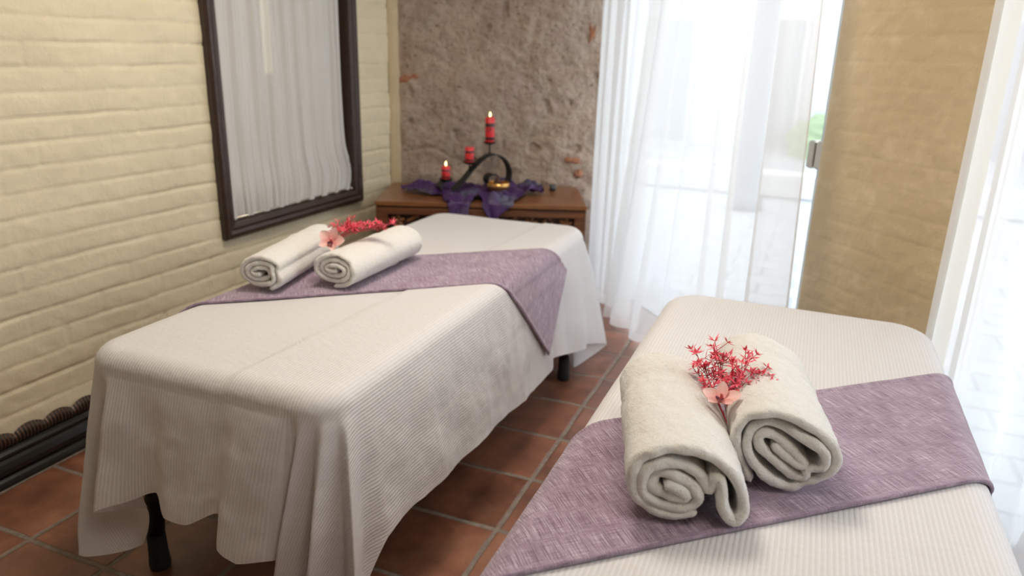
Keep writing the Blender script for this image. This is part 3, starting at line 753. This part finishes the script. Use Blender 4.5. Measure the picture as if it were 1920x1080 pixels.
# ------------------------------------------------------------------ flowers
def leaf_cluster(m, c, up, rnd, n=7, L=.020):
    c = Vector(c); up = Vector(up).normalized()
    a = up.orthogonal().normalized(); b = up.cross(a)
    for k in range(n):
        q = 2 * math.pi * k / n + rnd.uniform(-.3, .3); el = rnd.uniform(.0, .9)
        d = ((a * math.cos(q) + b * math.sin(q)) * math.cos(el) + up * math.sin(el)).normalized(); l = L * rnd.uniform(.6, 1.25)
        s = d.cross(up); s = s.normalized() if s.length > .1 else a; nn = s.cross(d).normalized(); w_ = .0024
        V = [c, c + d * l * .45 + s * w_, c + d * l, c + d * l * .45 - s * w_, c + d * l * .45 + nn * .0009, c + d * l * .45 - nn * .0006]
        m.add(V, [(0, 1, 4), (1, 2, 4), (2, 3, 4), (3, 0, 4), (1, 0, 5), (2, 1, 5), (3, 2, 5), (0, 3, 5)])
def sprig(base, tips, label, seed, group, L=.020, ncl=5):
    rnd = random.Random(seed); o = empty('foliage_sprig', base); tag(o, label, 'foliage sprig', group)
    st = MB(); lf = MB(); B0 = Vector(base)
    for tp in tips:
        E = Vector(tp) - B0; mid = E * .5 + Vector((rnd.uniform(-.006, .006), rnd.uniform(-.006, .006), .008))
        path = [Vector(q) for q in catmull([(0, 0, 0), mid, E], 6)]
        st.tube(path, [.0014 - .0007 * i / 12 for i in range(len(path))], 6)
        leaf_cluster(lf, E, E.normalized() * .6 + Vector((0, 0, .8)), rnd, 9, L)
        for k in range(ncl):
            i = rnd.randint(6, 11); p = path[i]; d = Vector((rnd.uniform(-1, 1), rnd.uniform(-.6, .8), rnd.uniform(.1, 1))).normalized()
            q = p + d * rnd.uniform(.012, .032); st.tube([p, q], .0007, 5); leaf_cluster(lf, q, d + Vector((0, 0, .5)), rnd, 6, L * .8)
    st.build('stem', M['red_stem'], o); lf.build('leaves', M['red_leaf'], o, smooth=False)
    return o
def orchid(c, face, scale, label, roll=0):
    o = empty('orchid_flower', c); tag(o, label, 'orchid', 'pale pink orchids on the towels')
    z = Vector(face).normalized(); x = Vector((0, 0, 1)).cross(z).normalized(); y = z.cross(x)
    R = Matrix((x, y, z)).transposed()
    for k, (an, L, W_, cup) in enumerate([(90, .034, .021, .30), (162, .036, .030, .18), (18, .036, .030, .18), (234, .034, .022, .35), (306, .034, .022, .35)]):
        V = []; UV = []; a = math.radians(an + roll); nu, nv = 14, 9
        for layer in (0, 1):
            for i in range(nu):
                t = i / (nu - 1); w_ = W_ * math.sin(math.pi * min(t * .93 + .05, 1)) ** .7
                for j in range(nv):
                    s = j / (nv - 1) - .5
                    p = Vector((s * w_, t * L, cup * (t * L) * (.4 + t) - 6 * (s * w_) ** 2 * 2 + .006 * math.sin(t * 3) * (s * 2) ** 2 - layer * .0007))
                    q = Vector((p.x * math.cos(a - math.pi / 2) - p.y * math.sin(a - math.pi / 2), p.x * math.sin(a - math.pi / 2) + p.y * math.cos(a - math.pi / 2), p.z)) * scale
                    V.append(R @ q); UV.append((t, j / (nv - 1)))
        g = gridfaces(nu, nv); n = nu * nv
        mesh('petal', V, g + [tuple(reversed([i + n for i in q])) for q in g], M['petal'], o, uv=UV)
    m = MB(); V = []; nu, nv = 14, 8
    for i in range(nu):
        t = i / (nu - 1)
        for j in range(nv):
            a = -math.pi * .5 + math.pi * j / (nv - 1); rr = .0065 * math.sin(math.pi * min(t * .85 + .12, 1))
            V.append(R @ (Vector((rr * math.sin(a) * 1.2, -.003 - t * .016, .004 + rr * (1 - math.cos(a)) * 1.2 + t * .006)) * scale))
    m.add(V, gridfaces(nu, nv)); m.build('lip', M['lip'], o)
    m = MB(); m.tube([R @ Vector((0, .001, .002)) * scale, R @ Vector((0, .003, .010)) * scale, R @ Vector((0, -.001, .014)) * scale], [.0032 * scale, .003 * scale, .0022 * scale], 10); m.build('column', M['petal'], o)
    return o
# near table: base of stems in the valley between the two rolls
sprig((-.070, 1.275, .745), [(-.128, 1.40, .868), (-.160, 1.40, .835), (-.150, 1.37, .805), (-.118, 1.38, .835), (-.140, 1.37, .822)], 'coral red leafy sprig left of the orchid on the near massage table', 5, 'red sprigs on the near towels', ncl=10)
sprig((-.066, 1.270, .745), [(-.088, 1.38, .838), (-.062, 1.39, .845), (-.040, 1.38, .822), (-.028, 1.37, .808), (-.055, 1.36, .795), (-.078, 1.36, .815), (-.020, 1.39, .80)], 'coral red leafy sprig right of the orchid on the near massage table', 9, 'red sprigs on the near towels', ncl=10)
orchid((-.092, 1.270, .806), (-.05, -.30, .95), 1.0, 'pale pink orchid tucked between the rolled towels on the near massage table', roll=12)
sprig((-1.455, 1.97, .785), [(-1.345, 2.05, .835), (-1.365, 2.07, .82), (-1.315, 2.07, .825), (-1.285, 2.08, .842), (-1.39, 2.03, .835), (-1.41, 2.02, .825)], 'coral red leafy sprig right of the orchid on the far massage table', 14, 'red sprigs on the far towels', L=.026, ncl=8)
sprig((-1.475, 1.99, .775), [(-1.50, 2.06, .805), (-1.47, 2.06, .812), (-1.445, 2.05, .80)], 'coral red leafy sprig left of the orchid on the far massage table', 18, 'red sprigs on the far towels', L=.021, ncl=3)
orchid((-1.425, 1.93, .800), (.35, -.75, .55), 1.25, 'pale pink orchid tucked between the rolled towels on the far massage table', roll=-20)

# ------------------------------------------------------------------ carved chest
CO = np.array([-2.085, 3.213]); CW, CD, CH = 1.115, .60, .65; ang = math.atan2(EX[1], EX[0])
chest = empty('carved_chest', (CO[0], CO[1], 0), ang); tag(chest, 'carved brown wooden chest standing against the stone wall', 'chest')
MB().box((CW / 2, CD / 2, CH - .0125), (CW, CD, .025), 0, .004).build('top', M['wood_top'], chest, smooth=False)
MB().box((CW / 2, CD / 2 + .004, CH - .0295), (CW - .016, CD - .016, .008), 0).build('top_moulding', M['dark_wood'], chest, smooth=False)
m = MB(); m.box((CW / 2, .022, CH - .052), (CW - .012, .032, .036), 0, .003)
for x in (.034, CW / 2, CW - .034): m.box((x, .026, .30), (.056, .034, .57), 0, .004)
m.box((CW / 2, .026, .10), (CW - .02, .034, .06), 0, .003)
m.build('front_frame', M['wood'], chest, smooth=False)
m = MB(); m.box((.012, CD / 2, .32), (.02, CD - .03, .60)); m.box((CW - .012, CD / 2, .32), (.02, CD - .03, .60)); m.box((CW / 2, CD - .014, .32), (CW - .03, .02, .60)); m.build('side_panels', M['wood'], chest, smooth=False)
for (xa, xb) in ((.062, CW / 2 - .028), (CW / 2 + .028, CW - .062)):
    p = MB().box(((xa + xb) / 2, .052, .35), (xb - xa, .012, .48)).build('front_panel', M['dark_wood'], chest, smooth=False)
    rnd = random.Random(int(xa * 100)); m = MB(); nx = 5; 
    for ix in range(nx):
        for iz in range(5):
            cx = xa + (xb - xa) * (ix + .5) / nx; cz = .135 + .091 * iz + .04
            if (ix + iz) % 2 == 0:
                for k in range(6):
                    q = 2 * math.pi * k / 6 + .3; m.ellipsoid((cx + .025 * math.cos(q), .040, cz + .025 * math.sin(q)), .019, .012, .0125, q)
                m.ellipsoid((cx, .034, cz), .012, .010, .012)
            else:
                q = rnd.uniform(.5, 1.2) * (1 if ix % 2 else -1)
                m.ellipsoid((cx - .018, .040, cz + .012), .034, .011, .012, q); m.ellipsoid((cx + .020, .040, cz - .014), .034, .011, .011, q + .25); m.ellipsoid((cx + .01, .038, cz + .032), .016, .011, .014, -q)
    m.build('carved_relief', M['wood_top'], p)
def cl_(x, y, z): P = CO + EX * x + EY * y; return (P[0], P[1], z)

# purple cloth, rumpled on the chest, two corners hanging over its front edge
def purple_cloth():
    nu, nv = 190, 150; V = []
    def front(x):
        base = .17 - .03 * math.sin(x * 7) + .02 * math.sin(x * 19)
        tip = lambda c, w_, d: d * max(0, 1 - abs(x - c) / w_)
        return base - min(tip(.435, .105, .50), .27) - min(tip(.66, .15, .50), .29)
    def back(x): return .50 + .05 * math.sin(x * 8 + 1) + .02 * math.sin(x * 23) 
    for i in range(nu):
        s = i / (nu - 1); x0 = .10 + .80 * s; e = math.sin(math.pi * s) ** .45
        mid = .30; fa, ba = front(x0), back(x0)
        for j in range(nv):
            q = j / (nv - 1); ya = mid + (fa - mid) * e; yb = mid + (ba - mid) * e
            y = ya + (yb - ya) * q; x = x0 + .018 * N(y * 9, s * 3, 2)
            wr = abs(N(x * 9, y * 9, 4)) * 1.0 + .6 * abs(N(x * 19 + 2, y * 13, 6)) + .5 * abs(math.sin(x * 55 + 5 * N(x * 4, y * 6, 1))) * .4
            h = .004 + .040 * wr
            if q > .8: h += .022 * (q - .8) / .2 * abs(N(x * 8, 2, 7)) * 3
            bowlk = math.exp(-((x - .643) ** 2 + (y - .30) ** 2) / .095 ** 2); base = .004
            st = math.exp(-((x - .40) ** 2) / .13 ** 2 - ((y - .33) ** 2) / .05 ** 2)
            h = h * (1 - .95 * min(bowlk * 1.3, 1)) * (1 - .6 * st) + base
            if y > 0: V.append(cl_(x, y, CH + .001 + h * min(1, .4 + y * 12)))
            else:
                k = -y; V.append(cl_(x + .01 * math.sin(k * 30 + x * 20), -.006 - .016 * abs(math.sin(x * 42)) * min(1, k * 15) - .004, CH + .004 - k + .0))
    o = mesh('purple_cloth', V, gridfaces(nu, nv), M['purple_cloth']); tag(o, 'rumpled purple cloth with grey patches spread over the carved chest', 'cloth')
    so = o.modifiers.new('thickness', 'SOLIDIFY'); so.thickness = .0016; so.offset = 1
purple_cloth()

# iron candle stand: one flat band bent into scrolls
SR = math.radians(32); SK = 1 / math.cos(SR)
def stand():
    t = empty('candle_stand', cl_(.50, .30, CH), ang + SR); tag(t, 'black wrought iron candle stand arching over the purple cloth', 'candle stand')
    P = [(.375, .735), (.335, .725), (.318, .700), (.330, .676), (.365, .672), (.405, .690), (.45, .735), (.50, .795), (.55, .842), (.60, .862), (.65, .845), (.685, .805), (.700, .750), (.690, .700), (.655, .676), (.61, .680), (.575, .702), (.572, .735), (.60, .752), (.630, .738)]
    pts = catmull([((x - .50) * SK, z - CH) for x, z in P], 8); V = []; wd, th = .029, .006
    for i, p in enumerate(pts):
        a = pts[max(i - 1, 0)]; b = pts[min(i + 1, len(pts) - 1)]; d = np.array(b) - np.array(a); d /= np.linalg.norm(d); n = (-d[1], d[0])
        for yy, k in ((-wd, -1), (wd, -1), (wd, 1), (-wd, 1)): V.append((p[0] + n[0] * th / 2 * k, yy, p[1] + n[1] * th / 2 * k))
    n = len(pts); F = [(i * 4 + k, i * 4 + (k + 1) % 4, i * 4 + 4 + (k + 1) % 4, i * 4 + 4 + k) for i in range(n - 1) for k in range(4)] + [(0, 1, 2, 3), (n * 4 - 1, n * 4 - 2, n * 4 - 3, n * 4 - 4)]
    mesh('band', V, F, M['iron'], t, smooth=False)
    for (x, zp, zs) in ((.355, .741, .735), (.479, .824, .775), (.588, .928, .858)):
        m = MB(); xx = (x - .50) * SK; m.tube([(xx, 0, zs - CH), (xx, 0, zp - CH - .010)], .0042, 8); m.build('stem', M['iron'], t)
        MB().lathe([(.0005, -.012), (.012, -.011), (.026, -.006), (.0375, .003), (.0375, .006), (.035, .006), (.029, .001), (.0005, .001)], (xx, 0, zp - CH - .001), 28).build('drip_plate', M['iron'], t)
stand()
def candle(x, z0, z1, rad, label, lit):
    c = cl_(.50 + (x - .50), .30 + (x - .50) * SK * math.sin(SR), z0 + .001); t = empty('red_candle', c); tag(t, label, 'candle', 'red candles on the iron stand'); h = z1 - z0
    MB().lathe([(.0005, 0), (rad - .001, 0), (rad, .002), (rad, h - .003), (rad - .003, h), (rad * .5, h - .002), (.0005, h - .004)], n=36).build('wax_body', M['candle'], t)
    MB().tube([(0, 0, h - .004), (.0005, 0, h + .006)], .0009, 6).build('wick', M['wick'], t)
    if lit: MB().lathe([(.0003, 0), (.0035, .004), (.0052, .010), (.0045, .016), (.0022, .023), (.0003, .028)], (0, 0, h + .002), 14).build('flame', M['flame'], t)
candle(.588, .928, 1.064, .0265, 'tall red candle with black bands on the highest arm, flame lit', True)
candle(.479, .824, .906, .0255, 'middle height red candle with black bands on the second arm', False)
candle(.355, .741, .808, .0245, 'short red candle with a pale emblem on the lowest left arm, flame lit', True)
b = MB().lathe([(.0005, .0), (.030, .0), (.050, .008), (.0635, .024), (.065, .036), (.060, .050), (.056, .052), (.057, .047), (.0605, .036), (.058, .024), (.045, .012), (.0005, .007)], n=44).build('brass_bowl', M['brass'], loc=cl_(.643, .31, CH + .0125))
tag(b, 'round polished brass bowl on the purple cloth under the iron arch', 'bowl')
m = MB(); c = cl_(.638, .31, CH + .022)
m.lathe([(.0005, 0), (.022, 0), (.026, .02), (.022, .045), (.012, .066), (.0005, .076)], n=7); tag(m.build('incense_cone', M['incense'], loc=c, smooth=False), 'dark brown pointed incense cone standing inside the brass bowl', 'incense')
m = MB(); m.lathe([(.0005, 0), (.017, 0), (.019, .004), (.020, .036), (.017, .036), (.016, .006), (.0005, .005)], n=24)
tag(m.build('tealight_cup', mat('smoked_glass', (.04, .04, .045), .2), loc=cl_(.955, .43, CH + .0005)), 'small dark cup at the right rear of the carved chest', 'cup')
